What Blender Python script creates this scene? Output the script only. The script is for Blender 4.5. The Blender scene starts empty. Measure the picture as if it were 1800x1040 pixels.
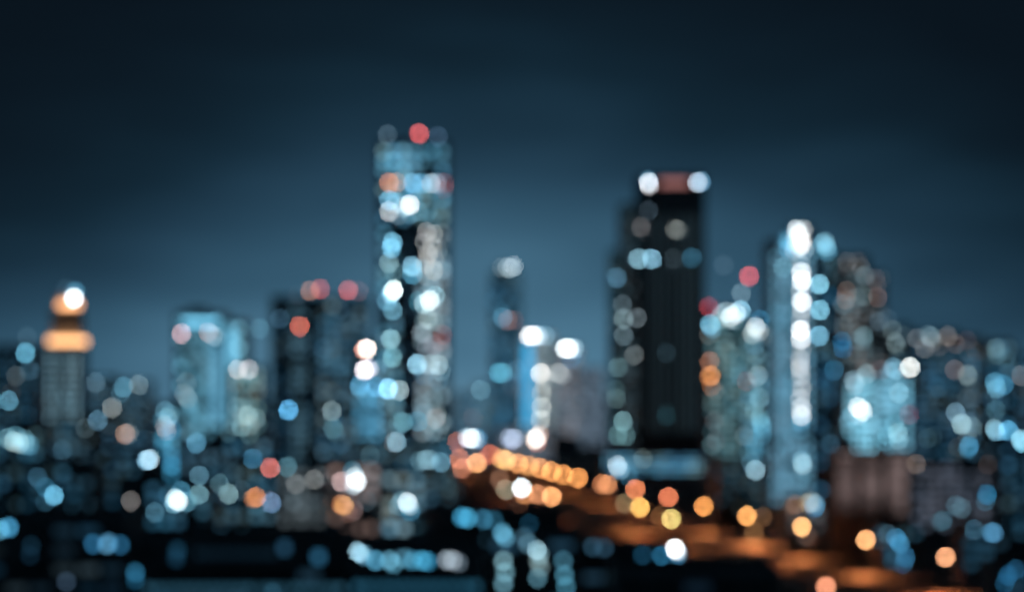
import bpy, bmesh, math, random
from mathutils import Vector, Matrix

random.seed(11)
SC = bpy.context.scene
COL = SC.collection

# ------------------------------------------------------------------ camera
# a fast 85 mm portrait lens on a roof terrace, focused a few metres away:
# the whole city lies behind the focal plane and every lamp opens to a disc
CAM_H = 45.0          # metres above the street
FPX = 4250.0          # focal length in photograph pixels (85 mm on 36 mm, 1800 px wide)
HORIZON = 720.0       # photograph row of the horizon
cam_d = bpy.data.cameras.new('camera')
cam = bpy.data.objects.new('camera', cam_d)
COL.objects.link(cam)
cam.location = (0, 0, CAM_H)
cam.rotation_euler = (math.radians(90), 0, 0)
cam_d.sensor_width = 36.0
cam_d.lens = 85.0
cam_d.shift_y = (HORIZON - 520.0) / 1800.0
cam_d.clip_start = 0.5
cam_d.clip_end = 90000.0
cam_d.dof.use_dof = True
cam_d.dof.focus_distance = 7.2
cam_d.dof.aperture_fstop = 1.4
cam_d.dof.aperture_ratio = 1.03
SC.camera = cam

# ------------------------------------------------------------------ sky
def lin(c):
    return tuple((v / 255 / 12.92) if v <= 10 else ((v / 255 + 0.055) / 1.055) ** 2.4 for v in c)

world = bpy.data.worlds.new('World')
SC.world = world
world.use_nodes = True
nt = world.node_tree
nt.nodes.clear()
N, L = nt.nodes.new, nt.links.new
out = N('ShaderNodeOutputWorld')
bg = N('ShaderNodeBackground')
tc = N('ShaderNodeTexCoord')
sep = N('ShaderNodeSeparateXYZ')
L(tc.outputs['Generated'], sep.inputs[0])
def M_(op, a, b=None, clamp=False):
    n = N('ShaderNodeMath'); n.operation = op; n.use_clamp = clamp
    for i, v in enumerate((a, b)):
        if v is None: continue
        if isinstance(v, (int, float)): n.inputs[i].default_value = v
        else: L(v, n.inputs[i])
    return n.outputs[0]
# slow cloud banks bend the height of the city's glow
mp = N('ShaderNodeMapping'); mp.inputs['Scale'].default_value = (3.2, 3.2, 11.0)
L(tc.outputs['Generated'], mp.inputs[0])
nz = N('ShaderNodeTexNoise'); nz.inputs['Scale'].default_value = 1.6; nz.inputs['Detail'].default_value = 2.5
L(mp.outputs[0], nz.inputs['Vector'])
cloud = M_('SUBTRACT', nz.outputs['Fac'], 0.5)
elev = M_('ADD', sep.outputs['Z'], M_('MULTIPLY', cloud, 0.10))
# the glow rises higher over the town centre, straight ahead, than to either side
side = M_('ABSOLUTE', M_('ARCTAN2', sep.outputs['X'], sep.outputs['Y']))
side2 = M_('MINIMUM', M_('MULTIPLY', M_('MULTIPLY', side, side), 1.45), 0.066)
elev = M_('ADD', elev, side2)
ramp = N('ShaderNodeValToRGB')
ramp.color_ramp.interpolation = 'B_SPLINE'
els = ramp.color_ramp.elements
SKY = [(0.0, (86, 116, 134)), (0.020, (84, 128, 154)), (0.043, (71, 112, 137)), (0.068, (49, 84, 106)),
       (0.097, (34, 61, 80)), (0.127, (20, 42, 56)), (0.156, (14, 29, 40)), (0.20, (10, 20, 29)), (0.5, (7, 14, 21)), (1.0, (7, 14, 21))]
els[0].position = 0.0; els[1].position = 1.0
els[0].color = (*lin(SKY[0][1]), 1); els[1].color = (*lin(SKY[-1][1]), 1)
for p, c in SKY[1:-1]:
    e = els.new(p); e.color = (*lin(c), 1)
L(elev, ramp.inputs[0])
# last trace of daylight
sky = N('ShaderNodeTexSky'); sky.sky_type = 'NISHITA'; sky.sun_disc = False
sky.sun_elevation = math.radians(-6); sky.sun_rotation = math.radians(180)
mixn = N('ShaderNodeMixRGB'); mixn.blend_type = 'ADD'; mixn.inputs[0].default_value = 0.004
L(ramp.outputs[0], mixn.inputs[1]); L(sky.outputs[0], mixn.inputs[2])
L(mixn.outputs[0], bg.inputs['Color'])
bg.inputs['Strength'].default_value = 1.0
L(bg.outputs[0], out.inputs[0])

# ------------------------------------------------------------------ render
SC.view_settings.view_transform = 'Standard'
SC.view_settings.look = 'None'
SC.view_settings.exposure = 0.0
SC.view_settings.gamma = 1.0
SC.view_settings.use_curve_mapping = False
SC.render.engine = 'CYCLES'
cy = SC.cycles
cy.use_adaptive_sampling = False
cy.use_denoising = True
cy.denoiser = 'OPENIMAGEDENOISE'
cy.denoising_input_passes = 'RGB'
cy.max_bounces = 3
cy.diffuse_bounces = 1
cy.glossy_bounces = 2
cy.transmission_bounces = 1
cy.sample_clamp_indirect = 2.0
cy.use_light_tree = True
cy.caustics_reflective = False
cy.caustics_refractive = False

# ------------------------------------------------------------------ materials
def mat(name, base, rough=0.7, var=0.25, scale=0.15, metal=0.0, bump=0.0):
    m = bpy.data.materials.new(name); m.use_nodes = True
    t = m.node_tree; b = t.nodes['Principled BSDF']
    b.inputs['Roughness'].default_value = rough
    b.inputs['Metallic'].default_value = metal
    tx = t.nodes.new('ShaderNodeTexCoord')
    no = t.nodes.new('ShaderNodeTexNoise'); no.inputs['Scale'].default_value = scale; no.inputs['Detail'].default_value = 5
    t.links.new(tx.outputs['Object'], no.inputs['Vector'])
    r = t.nodes.new('ShaderNodeValToRGB')
    r.color_ramp.elements[0].position = 0.3; r.color_ramp.elements[1].position = 0.7
    r.color_ramp.elements[0].color = (*[v * (1 - var) for v in base], 1)
    r.color_ramp.elements[1].color = (*[min(0.9, v * (1 + var)) for v in base], 1)
    t.links.new(no.outputs['Fac'], r.inputs[0]); t.links.new(r.outputs[0], b.inputs['Base Color'])
    return m

def glow_mat(name, sampling):
    m = bpy.data.materials.new(name); m.use_nodes = True
    t = m.node_tree; b = t.nodes['Principled BSDF']
    b.inputs['Base Color'].default_value = (0.03, 0.035, 0.04, 1)
    b.inputs['Roughness'].default_value = 0.25
    oi = t.nodes.new('ShaderNodeObjectInfo')
    at = t.nodes.new('ShaderNodeAttribute'); at.attribute_type = 'OBJECT'; at.attribute_name = 'glow'
    t.links.new(oi.outputs['Color'], b.inputs['Emission Color'])
    t.links.new(at.outputs['Fac'], b.inputs['Emission Strength'])
    m.cycles.emission_sampling = sampling
    return m

MAT = {
    'concrete': mat('weathered_concrete', (0.26, 0.26, 0.255)),
    'pale': mat('pale_panels', (0.50, 0.51, 0.52), 0.55, 0.12),
    'grey': mat('grey_render', (0.34, 0.35, 0.37), 0.7, 0.15),
    'dark': mat('dark_curtain_wall', (0.035, 0.042, 0.05), 0.35, 0.2),
    'steel': mat('blue_steel_cladding', (0.12, 0.17, 0.21), 0.45, 0.15),
    'brown': mat('brown_brick', (0.30, 0.20, 0.17), 0.85, 0.2),
    'roof': mat('tarred_roof', (0.07, 0.075, 0.08), 0.9, 0.3, 0.4),
    'asphalt': mat('asphalt', (0.075, 0.072, 0.07), 0.8, 0.25, 0.2),
    'paving': mat('concrete_paving', (0.24, 0.23, 0.22), 0.85, 0.2, 0.5),
    'ground': mat('dark_city_ground', (0.05, 0.052, 0.05), 0.9, 0.4, 0.03),
    'paint': mat('road_paint', (0.75, 0.75, 0.72), 0.6, 0.1, 2.0),
    'metal': mat('galvanised_metal', (0.28, 0.29, 0.30), 0.45, 0.1, 2.0, 0.8),
    'frame': mat('window_frame_aluminium', (0.10, 0.105, 0.11), 0.5, 0.1, 2.0),
    'glass': mat('unlit_glass', (0.015, 0.02, 0.025), 0.12, 0.2),
    'dim': glow_mat('lit_room_and_facade_glow', 'NONE'),  # lit rooms, plus glow standing in for light on the walls
    'lamp': glow_mat('bright_lamp_lens', 'AUTO'),
}

# ------------------------------------------------------------------ helpers
def link(name, mesh, parent=None, loc=(0, 0, 0), rz=0.0, scale=None):
    o = bpy.data.objects.new(name, mesh); COL.objects.link(o)
    o.location = loc
    if rz: o.rotation_euler = (0, 0, rz)
    if scale: o.scale = scale
    if parent is not None: o.parent = parent
    return o

def mesh(name, verts, faces, mats, idx=None):
    me = bpy.data.meshes.new(name); me.from_pydata(verts, [], faces)
    for m in mats: me.materials.append(m)
    if idx: me.polygons.foreach_set('material_index', idx)
    me.update(); return me

def box_vf(x0, x1, y0, y1, z0, z1, base=0):
    v = [(x0, y0, z0), (x1, y0, z0), (x1, y1, z0), (x0, y1, z0), (x0, y0, z1), (x1, y0, z1), (x1, y1, z1), (x0, y1, z1)]
    f = [(0, 3, 2, 1), (4, 5, 6, 7), (0, 1, 5, 4), (1, 2, 6, 5), (2, 3, 7, 6), (3, 0, 4, 7)]
    return v, [tuple(i + base for i in q) for q in f]

def boxes(name, bs, m):
    V, F = [], []
    for b in bs:
        v, f = box_vf(*b, base=len(V)); V += v; F += f
    return mesh(name, V, F, [m])

def block_mesh(x0, x1, y0, y1, z0, z1, m, lip=0.9, t=0.45):
    """walls up to a parapet, with the flat roof sunk behind it"""
    v = [(x0, y0, z0), (x1, y0, z0), (x1, y1, z0), (x0, y1, z0),
         (x0, y0, z1), (x1, y0, z1), (x1, y1, z1), (x0, y1, z1),
         (x0 + t, y0 + t, z1), (x1 - t, y0 + t, z1), (x1 - t, y1 - t, z1), (x0 + t, y1 - t, z1),
         (x0 + t, y0 + t, z1 - lip), (x1 - t, y0 + t, z1 - lip), (x1 - t, y1 - t, z1 - lip), (x0 + t, y1 - t, z1 - lip)]
    f = [(0, 1, 5, 4), (1, 2, 6, 5), (2, 3, 7, 6), (3, 0, 4, 7)]
    for i in range(4):
        j = (i + 1) % 4
        f.append((4 + i, 4 + j, 8 + j, 8 + i)); f.append((8 + i, 8 + j, 12 + j, 12 + i))
    f.append((12, 13, 14, 15))
    return mesh('block', v, f, [m, MAT['roof']], [0] * 12 + [1])

def pane_mesh(name, gm):
    o, i, d, p = 0.5, 0.42, 0.12, 0.03
    v = []
    for r, y in ((o, 0.0), (o, -d), (i, -d), (i, -p)):
        v += [(-r, y, -r), (r, y, -r), (r, y, r), (-r, y, r)]
    f = []
    for k in range(3):
        for a in range(4):
            b = (a + 1) % 4
            f.append((4 * k + a, 4 * k + b, 4 * k + 4 + b, 4 * k + 4 + a))
    f.append((12, 13, 14, 15))
    return mesh(name, v, f, [MAT['frame'], gm], [0] * 12 + [1])

PANE_DARK = pane_mesh('pane_dark', MAT['glass'])
PANE_DIM = pane_mesh('pane_dim', MAT['dim'])
PANE_LAMP = pane_mesh('pane_bright', MAT['lamp'])

def globe_mesh(name, gm, seg=12, rings=7):
    bm = bmesh.new(); bmesh.ops.create_uvsphere(bm, u_segments=seg, v_segments=rings, radius=0.5)
    me = bpy.data.meshes.new(name); bm.to_mesh(me); bm.free(); me.materials.append(gm); return me
GLOBE = globe_mesh('lamp_globe', MAT['lamp'])

def tube_mesh(name, prof, m, n=10):
    """prof: list of (radius, z)"""
    V, F = [], []
    for r, z in prof:
        for k in range(n):
            a = 2 * math.pi * k / n; V.append((r * math.cos(a), r * math.sin(a), z))
    for j in range(len(prof) - 1):
        for k in range(n):
            q = (k + 1) % n
            F.append((j * n + k, j * n + q, (j + 1) * n + q, (j + 1) * n + k))
    F.append(tuple(range(n - 1, -1, -1))); F.append(tuple((len(prof) - 1) * n + k for k in range(n)))
    return mesh(name, V, F, [m])
MAST = tube_mesh('mast', [(0.16, 0.0), (0.10, 1.0)], MAT['metal'], 8)
TANK = tube_mesh('tank', [(1.5, 0.0), (1.6, 0.2), (1.6, 2.4), (1.3, 2.7), (0.25, 2.85), (0.2, 3.0)], MAT['metal'], 14)

DISC = math.pi * (0.5 * 0.085 / 1.4 * 2 * 0 + 18.4) ** 2      # area of one blur disc in photograph pixels

LIT = []          # every lamp: object, where it shows, colour its disc should read, size in pixels, what lies behind
def set_glow(o, colour, target_px_area, px, py, behind):
    LIT.append([o, px, py, lin(colour), target_px_area, behind])

def balance_lamps():
    """share the brightness among lamps whose blur discs overlap, so that their sum reads right"""
    n = len(LIT); R = 18.0
    nb = []
    for i in range(n):
        q = []
        for j in range(n):
            d = math.hypot(LIT[i][1] - LIT[j][1], LIT[i][2] - LIT[j][2])
            w = max(0.0, min(1.0, (R + 3 - d) / 6.0))
            if w > 0: q.append((j, w))
        nb.append(q)
    hue = []
    for l in LIT:
        h = [max(w_ - 0.35 * b_, 0.55 * w_) for w_, b_ in zip(l[3], l[5])]; m = max(h); hue.append([v / m for v in h])
    want = [max(l[3]) * (1.7 if min(l[3]) > 0.6 else 0.86 if max(l[3]) < 0.35 else 0.95) for l in LIT]
    back = [min(0.8 * max(l[5]), 0.7 * max(l[3])) for l in LIT]
    a = [w_ - b_ for w_, b_ in zip(want, back)]
    for _ in range(7):
        tot = [back[i] + sum(w * a[j] for j, w in nb[i]) for i in range(n)]
        a = [a[i] * (sum(w * want[j] / tot[j] for j, w in nb[i]) / sum(w for j, w in nb[i])) ** 0.8 for i in range(n)]
    for l, h, v in zip(LIT, hue, a):
        l[0].color = (h[0], h[1], h[2], 1.0)
        warm = 0.8 if l[3][0] > 3.0 * l[3][1] else 0.93 if l[3][0] > 2.2 * l[3][2] else 1.0     # red lamps are the weakest
        l[0]['glow'] = float(1.32 * warm * max(v, 0.15 * max(l[3])) * DISC / l[4])

def sky_at(py):
    e = (HORIZON - py) / FPX
    for (p0, c0), (p1, c1) in zip(SKY, SKY[1:]):
        if p0 <= e <= p1:
            k = (e - p0) / (p1 - p0); return [a_ + (b_ - a_) * k for a_, b_ in zip(lin(c0), lin(c1))]
    return lin(SKY[0][1])

class Thing:
    def __init__(s, name, label, cat, px, D, depth, group=None, yaw=0.0):
        s.D, s.depth, s.yaw = D, depth, math.radians(yaw)
        X = (px - 900) / FPX * D
        s.root = bpy.data.objects.new(name, None); COL.objects.link(s.root)
        s.root.empty_display_size = 1.0
        # the front face stands at distance D, the base at its middle
        s.pos = Vector((X, D + depth / 2, 0)); s.root.location = s.pos
        s.root.rotation_euler = (0, 0, s.yaw)
        s.root['label'] = label; s.root['category'] = cat
        if group: s.root['group'] = group
        s.inv = Matrix.Rotation(-s.yaw, 3, 'Z')
        s.blocks = []; s.lamps = []; s.wait = []
    def hit(s, px, py, yl):
        o = s.inv @ (Vector((0, 0, CAM_H)) - s.pos)
        d = s.inv @ Vector(((px - 900) / FPX, 1.0, (HORIZON - py) / FPX))
        t = (yl - o.y) / d.y
        return o + d * t
    def block(s, name, x0, x1, yt, m, yb=None, dy=0.0, dep=None, lip=0.9):
        """a volume given by where its front face shows; dy sets it back from the front"""
        yf = -s.depth / 2 + dy
        a = s.hit(x0, yt, yf); b = s.hit(x1, yt, yf)
        z0 = 0.0 if yb is None else s.hit(x0, yb, yf).z
        yk = yf + (dep or (s.depth - dy))
        o = link(name, block_mesh(a.x, b.x, yf, yk, z0, a.z, MAT[m], lip), s.root)
        bl = dict(x0=a.x, x1=b.x, yf=yf, yk=yk, z0=z0, z1=a.z, o=o)
        s.blocks.append(bl); return bl
    def lamp(s, px, py, colour, size=4.8, kind=None):
        """one bright window, or a beacon on a mast where it shows above the roof"""
        cands = []
        for b in s.blocks:
            p = s.hit(px, py, b['yf'])
            if b['x0'] - 0.3 <= p.x <= b['x1'] + 0.3 and b['z0'] <= p.z <= b['z1'] - 0.2: cands.append((b['yf'], p, b))
        w = size / FPX * s.D
        if cands and kind != 'b':
            yf, p, b = min(cands, key=lambda c: c[0])
            o = link('lit_window', PANE_LAMP, s.root, (p.x, yf - 0.04, p.z), 0, (w, 1, w * 1.1))
            bk = [0.003, 0.005, 0.008]; b.setdefault('behind', bk)
            set_glow(o, colour, (size * 0.84) ** 2 * 1.1, px, py, b['behind'])
            s.lamps.append((p.x, p.z, yf, w))
            return o
        # rooftop beacon
        best = None
        for b in s.blocks:
            p = s.hit(px, py, b['yf'] + 1.2)
            dx = max(b['x0'] - p.x, 0, p.x - b['x1'])
            k = (round(dx, 1), abs(p.z - b['z1']))
            if best is None or k < best[0]: best = (k, p, b)
        _, p, b = best
        d = w * 1.05
        x = p.x
        zr = min(b['z1'] - 0.9, p.z - 0.5)
        o = link('beacon', GLOBE, s.root, (x, p.y, p.z), 0, (d, d, d))
        set_glow(o, colour, math.pi / 4 * (size * 1.05) ** 2, px, py, sky_at(py))
        h = p.z - d * 0.45 - zr
        if h > 0.1:
            ms = link('mast', MAST, o, (0, 0, -0.45 - h / d), 0, (1 / d, 1 / d, h / d))
        return o
    def windows(s, bl, avg, pw=4.2, ph=3.8, fw=0.72, fh=0.62, lit=0.7, tint=None, zmin=8.0, ztop=1.6, spread=0.6, side=0, margin=0.6, tints=None):
        """one framed window per bay and storey; glow added to the panes lifts the whole facade to avg"""
        c = lin(avg); lit = 1 - (1 - lit) * 0.55; spread *= 0.62; pw *= 0.88; ph *= 0.92
        if side == 0 and 'behind' in bl: bl['behind'][:] = c
        if side == 0:
            a0, a1 = bl['x0'] + margin, bl['x1'] - margin
        else:
            a0, a1 = bl['yf'] + margin, bl['yk'] - margin
        z0, z1 = max(bl['z0'] + 0.8, zmin), bl['z1'] - ztop
        if a1 - a0 < 1.5 or z1 - z0 < 1.5: return
        nx = max(1, round((a1 - a0) / pw)); nz_ = max(1, round((z1 - z0) / ph))
        dx, dz = (a1 - a0) / nx, (z1 - z0) / nz_
        k = 1.0 / (fw * fh * 0.7 * max(lit, 0.05))
        for j in range(nz_):
            for i in range(nx):
                u = a0 + (i + 0.5) * dx; z = z0 + (j + 0.5) * dz
                if side == 0:
                    loc = (u, bl['yf'] - 0.01, z); rz = 0
                    if any(abs(u - l[0]) < (dx * fw + l[3]) / 2 + 0.1 and abs(z - l[1]) < (dz * fh + l[3] * 1.1) / 2 + 0.1 and abs(l[2] - bl['yf']) < 0.5 for l in s.lamps): continue
                elif side < 0:
                    loc = (bl['x0'] - 0.01, u, z); rz = -math.pi / 2
                else:
                    loc = (bl['x1'] + 0.01, u, z); rz = math.pi / 2
                on = random.random() < lit
                o = link('window', PANE_DIM if on else PANE_DARK, s.root, loc, rz, (dx * fw, 1, dz * fh))
                if on:
                    e = math.exp(random.gauss(-0.5 * spread * spread, spread)) * k
                    t = random.choice(tints) if tints else (1, 1, 1)
                    q = [max(1e-4, c[n] * t[n]) for n in range(3)]; m = max(q)
                    o.color = (q[0] / m, q[1] / m, q[2] / m, 1); o['glow'] = m * e
    def tank(s, bl, fx, fy=0.5, k=1.0):
        x = bl['x0'] + (bl['x1'] - bl['x0']) * fx; y = bl['yf'] + (bl['yk'] - bl['yf']) * fy
        o = link('water_tank', TANK, s.root, (x, y, bl['z1'] - 0.9 + 0.02), 0, (k, k, k))
    def hut(s, bl, fx0, fx1, h, m='concrete', fy0=0.3, fy1=0.75):
        w, d = bl['x1'] - bl['x0'], bl['yk'] - bl['yf']
        x0, x1 = bl['x0'] + w * fx0, bl['x0'] + w * fx1
        y0, y1 = bl['yf'] + d * fy0, bl['yf'] + d * fy1
        link('plant_room', block_mesh(x0, x1, y0, y1, bl['z1'] - 0.89, bl['z1'] + h, MAT[m], 0.4, 0.25), s.root)

COOL = [(0.7, 0.95, 1.1), (1, 1, 1), (0.85, 1.05, 1.1), (1.35, 1.0, 0.8), (0.6, 1, 1.15)]
TEAL = [(0.8, 1, 1), (1.1, 1, 0.9), (0.9, 1.05, 1), (1.4, 1, 0.8)]

# ------------------------------------------------------------------ ground, road
g = link('ground', mesh('ground', [(-40000, -300, 0), (40000, -300, 0), (40000, 70000, 0), (-40000, 70000, 0)], [(0, 1, 2, 3)], [MAT['ground']]))
g['kind'] = 'structure'

def at_height(px, py, z):
    D = (CAM_H - z) * FPX / (py - HORIZON)
    return Vector(((px - 900) / FPX * D, D, z))

# centre line of the avenue (metres east, metres north)
ROAD = [(104, 380), (98, 480), (89, 580), (81, 660), (73, 735), (64, 815), (57, 890), (50, 975), (42, 1070), (33, 1160), (21, 1270), (9, 1390), (-6, 1520), (-26, 1680), (-50, 1900)]
def smooth(pts, n=6):
    P = [Vector((*p, 0)) for p in pts]; out_ = []
    for i in range(len(P) - 1):
        p0, p1, p2, p3 = P[max(i - 1, 0)], P[i], P[i + 1], P[min(i + 2, len(P) - 1)]
        for k in range(n):
            t = k / n
            out_.append(0.5 * ((2 * p1) + (p2 - p0) * t + (2 * p0 - 5 * p1 + 4 * p2 - p3) * t * t + (3 * p1 - p0 - 3 * p2 + p3) * t ** 3))
    out_.append(P[-1]); return out_
CL = smooth(ROAD)
def normals(c):
    r = []
    for i in range(len(c)):
        d = (c[min(i + 1, len(c) - 1)] - c[max(i - 1, 0)]).normalized(); r.append(Vector((d.y, -d.x, 0)))
    return r
NR = normals(CL)
def strip(a, b, z):
    V = []; F = []
    for p, n in zip(CL, NR):
        V += [tuple(p + n * a + Vector((0, 0, z))), tuple(p + n * b + Vector((0, 0, z)))]
    for i in range(len(CL) - 1): F.append((2 * i, 2 * i + 1, 2 * i + 3, 2 * i + 2))
    return V, F
SLIP = smooth([(38, 925), (26, 960), (14, 1010), (4, 1080), (-4, 1170), (-10, 1290)])
V, F = [], []
for p, n in zip(SLIP, normals(SLIP)):
    V += [tuple(p + n * -6 + Vector((0, 0, 0.012))), tuple(p + n * 6 + Vector((0, 0, 0.012)))]
for i in range(len(SLIP) - 1): F.append((2 * i, 2 * i + 1, 2 * i + 3, 2 * i + 2))
slip = link('slip_road', mesh('slip_road', V, F, [MAT['asphalt']])); slip['kind'] = 'structure'
V, F = strip(-11, 11, 0.02)
road = link('road', mesh('road', V, F, [MAT['asphalt']])); road['kind'] = 'structure'
def slab(name, a, b, h):
    V = []; F = []
    for p, n in zip(CL, NR):
        for q, z in ((a, 0.0), (a, h), (b, h), (b, 0.0)): V.append(tuple(p + n * q + Vector((0, 0, z))))
    for i in range(len(CL) - 1):
        for k in range(3): F.append((4 * i + k, 4 * i + k + 1, 4 * i + 5 + k, 4 * i + 4 + k))
    o = link(name, mesh(name, V, F, [MAT['paving']])); o['kind'] = 'structure'; return o
slab('pavement', 11.0, 16.0, 0.14); slab('pavement', -16.0, -11.0, 0.14); slab('median_strip', -0.9, 0.9, 0.16)
dash = []
for off in (-7.3, -4.0, 4.0, 7.3):
    acc = 0.0
    for i in range(len(CL) - 1):
        seg = CL[i + 1] - CL[i]; ln = seg.length; d = seg.normalized(); n = NR[i]; s_ = 0.0
        while s_ + 4 < ln:
            p = CL[i] + d * s_ + n * off
            dash.append([p - n * 0.1, p + n * 0.1, p + n * 0.1 + d * 4, p - n * 0.1 + d * 4]); s_ += 10
V = [tuple(v + Vector((0, 0, 0.028))) for q in dash for v in q]
dm = link('lane_marking', mesh('lane_marking', V, [tuple(range(4 * i, 4 * i + 4)) for i in range(len(dash))], [MAT['paint']]), road)
dm['kind'] = 'stuff'

# ------------------------------------------------------------------ towers
def thing(*a, **k): return Thing(*a, **k)
def lamps(t, rows):
    for r in rows: t.lamp(*r)

# --- stepped tower with two orange crowns, far left
t = thing('stepped_tower', 'grey stepped tower at far left with two glowing orange crown bands', 'tower', 112, 1100, 16)
b = t.block('shaft', 77, 143, 604, 'grey')
c1 = t.block('upper_shaft', 90, 140, 542, 'grey', yb=604, dy=2.5, dep=11)
c2 = t.block('cap', 101, 134, 520, 'grey', yb=542, dy=5, dep=6)
m_ = lambda px: px / FPX * 1100
for x in (78, 92, 106, 121, 135):
    p = t.hit(x + 4, 612, -t.depth / 2)
    link('pilaster', boxes('pilaster', [(p.x - m_(3.2), p.x + m_(3.2), -t.depth / 2 - 0.55, -t.depth / 2 - 0.0, 0, p.z)], MAT['pale']), t.root)
t.windows(b, (112, 142, 156), pw=3.5, ph=3.8, lit=0.95, zmin=20, ztop=4, spread=0.15, tints=[(0.85, 1, 1.04), (0.95, 1, 1)])  # pane glow raised to lighten the shaft, as the pilasters reflect little
def ring_lamp(t, x0, x1, y0, y1, dy, colour, name='crown_light', n=1, dep=None):
    """a continuous lit band wrapped round the tower"""
    yf = -t.depth / 2 + dy - 0.5
    a = t.hit(x0, y0, yf); bb = t.hit(x1, y1, yf); w = (bb.x - a.x) / n
    for k in range(n):
        o = link(name, boxes(name, [(a.x + w * k + 0.05, a.x + w * (k + 1) - 0.05, yf, yf + (dep or (t.depth - 2 * dy + 1)), bb.z, a.z)], MAT['lamp']), t.root)
        c = lin(colour); m = max(c); o.color = (c[0] / m, c[1] / m, c[2] / m, 1); o['glow'] = m * 31.0 / (y1 - y0) * 1.0
    return o
ring_lamp(t, 84, 142, 594, 603, 0.0, (255, 186, 128))
ring_lamp(t, 102, 135, 531, 539, 2.5, (255, 180, 124), dep=9)
t.lamp(130, 524, (235, 242, 250), 8); t.lamp(132, 513, (110, 195, 236), 8, 'b'); t.lamp(116, 508, (60, 90, 108), 6, 'b')
lamps(t, [(112, 700, (60, 90, 105))])

# --- blue twin block
t = thing('twin_block', 'light blue twin block with a bright glass top storey and pinkish lamps', 'office block', 370, 900, 30)
a = t.block('tall_block', 307, 392, 548, 'steel', dep=22)
b = t.block('side_block', 394, 430, 562, 'steel', dy=1.5, dep=20)
c = t.block('low_wing', 404, 462, 642, 'grey', dy=-4, dep=14)
lamps(t, [(319, 586, (190, 160, 168)), (366, 584, (200, 180, 185)), (374, 590, (150, 180, 195)), (380, 592, (120, 165, 185)),
          (328, 672, (110, 135, 145)), (324, 692, (120, 150, 162)), (330, 700, (125, 160, 175)), (418, 649, (185, 185, 188)), (437, 649, (180, 182, 188)),
          (436, 730, (150, 185, 190)), (450, 735, (130, 165, 172)), (415, 715, (110, 140, 148)), (425, 750, (110, 150, 160))])
ring_lamp(t, 322, 384, 563, 569, 0.0, (95, 165, 195), 'lit_storey', 5, dep=2)
ring_lamp(t, 400, 414, 575, 745, 1.5, (96, 168, 200), 'lit_stairwell', 1, dep=2)['glow'] = 1.1
ring_lamp(t, 374, 384, 604, 745, 0.0, (88, 150, 180), 'lit_stairwell', 1, dep=2)['glow'] = 0.85
t.lamp(456, 577, (85, 135, 155), 5, 'b')
t.windows(a, (80, 124, 142), pw=4, ph=3.8, lit=0.8, zmin=28, tints=[(0.8, 1, 1.05), (1, 1, 1)])
t.windows(b, (100, 150, 168), pw=4, ph=3.8, lit=0.8, zmin=28)
t.windows(c, (104, 136, 146), pw=3.2, ph=3.4, lit=0.7, zmin=25, tints=TEAL)
t.hut(a, 0.2, 0.6, 2.0)

# --- dark block with red beacons
t = thing('dark_slab_block', 'dark slab block with red beacons along its flat roof', 'office block', 555, 1000, 26)
a = t.block('front_slab', 476, 556, 520, 'dark', dep=20)
g_ = t.block('glazed_bay', 510, 544, 526, 'steel', dy=-0.6, dep=0.6)
b = t.block('rear_slab', 558, 642, 522, 'dark', dy=3, dep=20)
for r in [(545, 511, (178, 135, 122)), (563, 508, (190, 98, 92)), (612, 510, (195, 105, 105)), (631, 512, (135, 105, 115)), (523, 520, (70, 88, 100))]: t.lamp(*r, 5.0, 'b')
lamps(t, [(527, 573, (185, 98, 84)), (507, 720, (78, 148, 190)), (583, 722, (105, 128, 135)), (586, 753, (80, 125, 140)), (590, 760, (70, 100, 110)), (492, 560, (38, 62, 78)), (597, 545, (50, 74, 90))])
t.windows(g_, (44, 68, 80), pw=4, ph=3.9, lit=0.7, zmin=22, spread=0.3)
t.windows(a, (17, 32, 42), pw=4.5, ph=3.9, lit=0.45, zmin=22, tints=COOL)
t.windows(b, (50, 74, 88), pw=4.5, ph=3.9, lit=0.5, zmin=22, tints=COOL)

# --- the tall tower
t = thing('tall_tower', 'tallest glass tower with a dark carved slot and stacked bright white windows', 'skyscraper', 726, 950, 30)
top = t.block('top_block', 664, 788, 247, 'steel', yb=396, dep=28)
lw = t.block('slim_flank', 664, 706, 396, 'steel', dep=28)
rw = t.block('wide_flank', 732, 788, 396, 'steel', dep=28)
core = t.block('dark_core', 706, 732, 396, 'dark', dy=4.5, dep=20)
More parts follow.
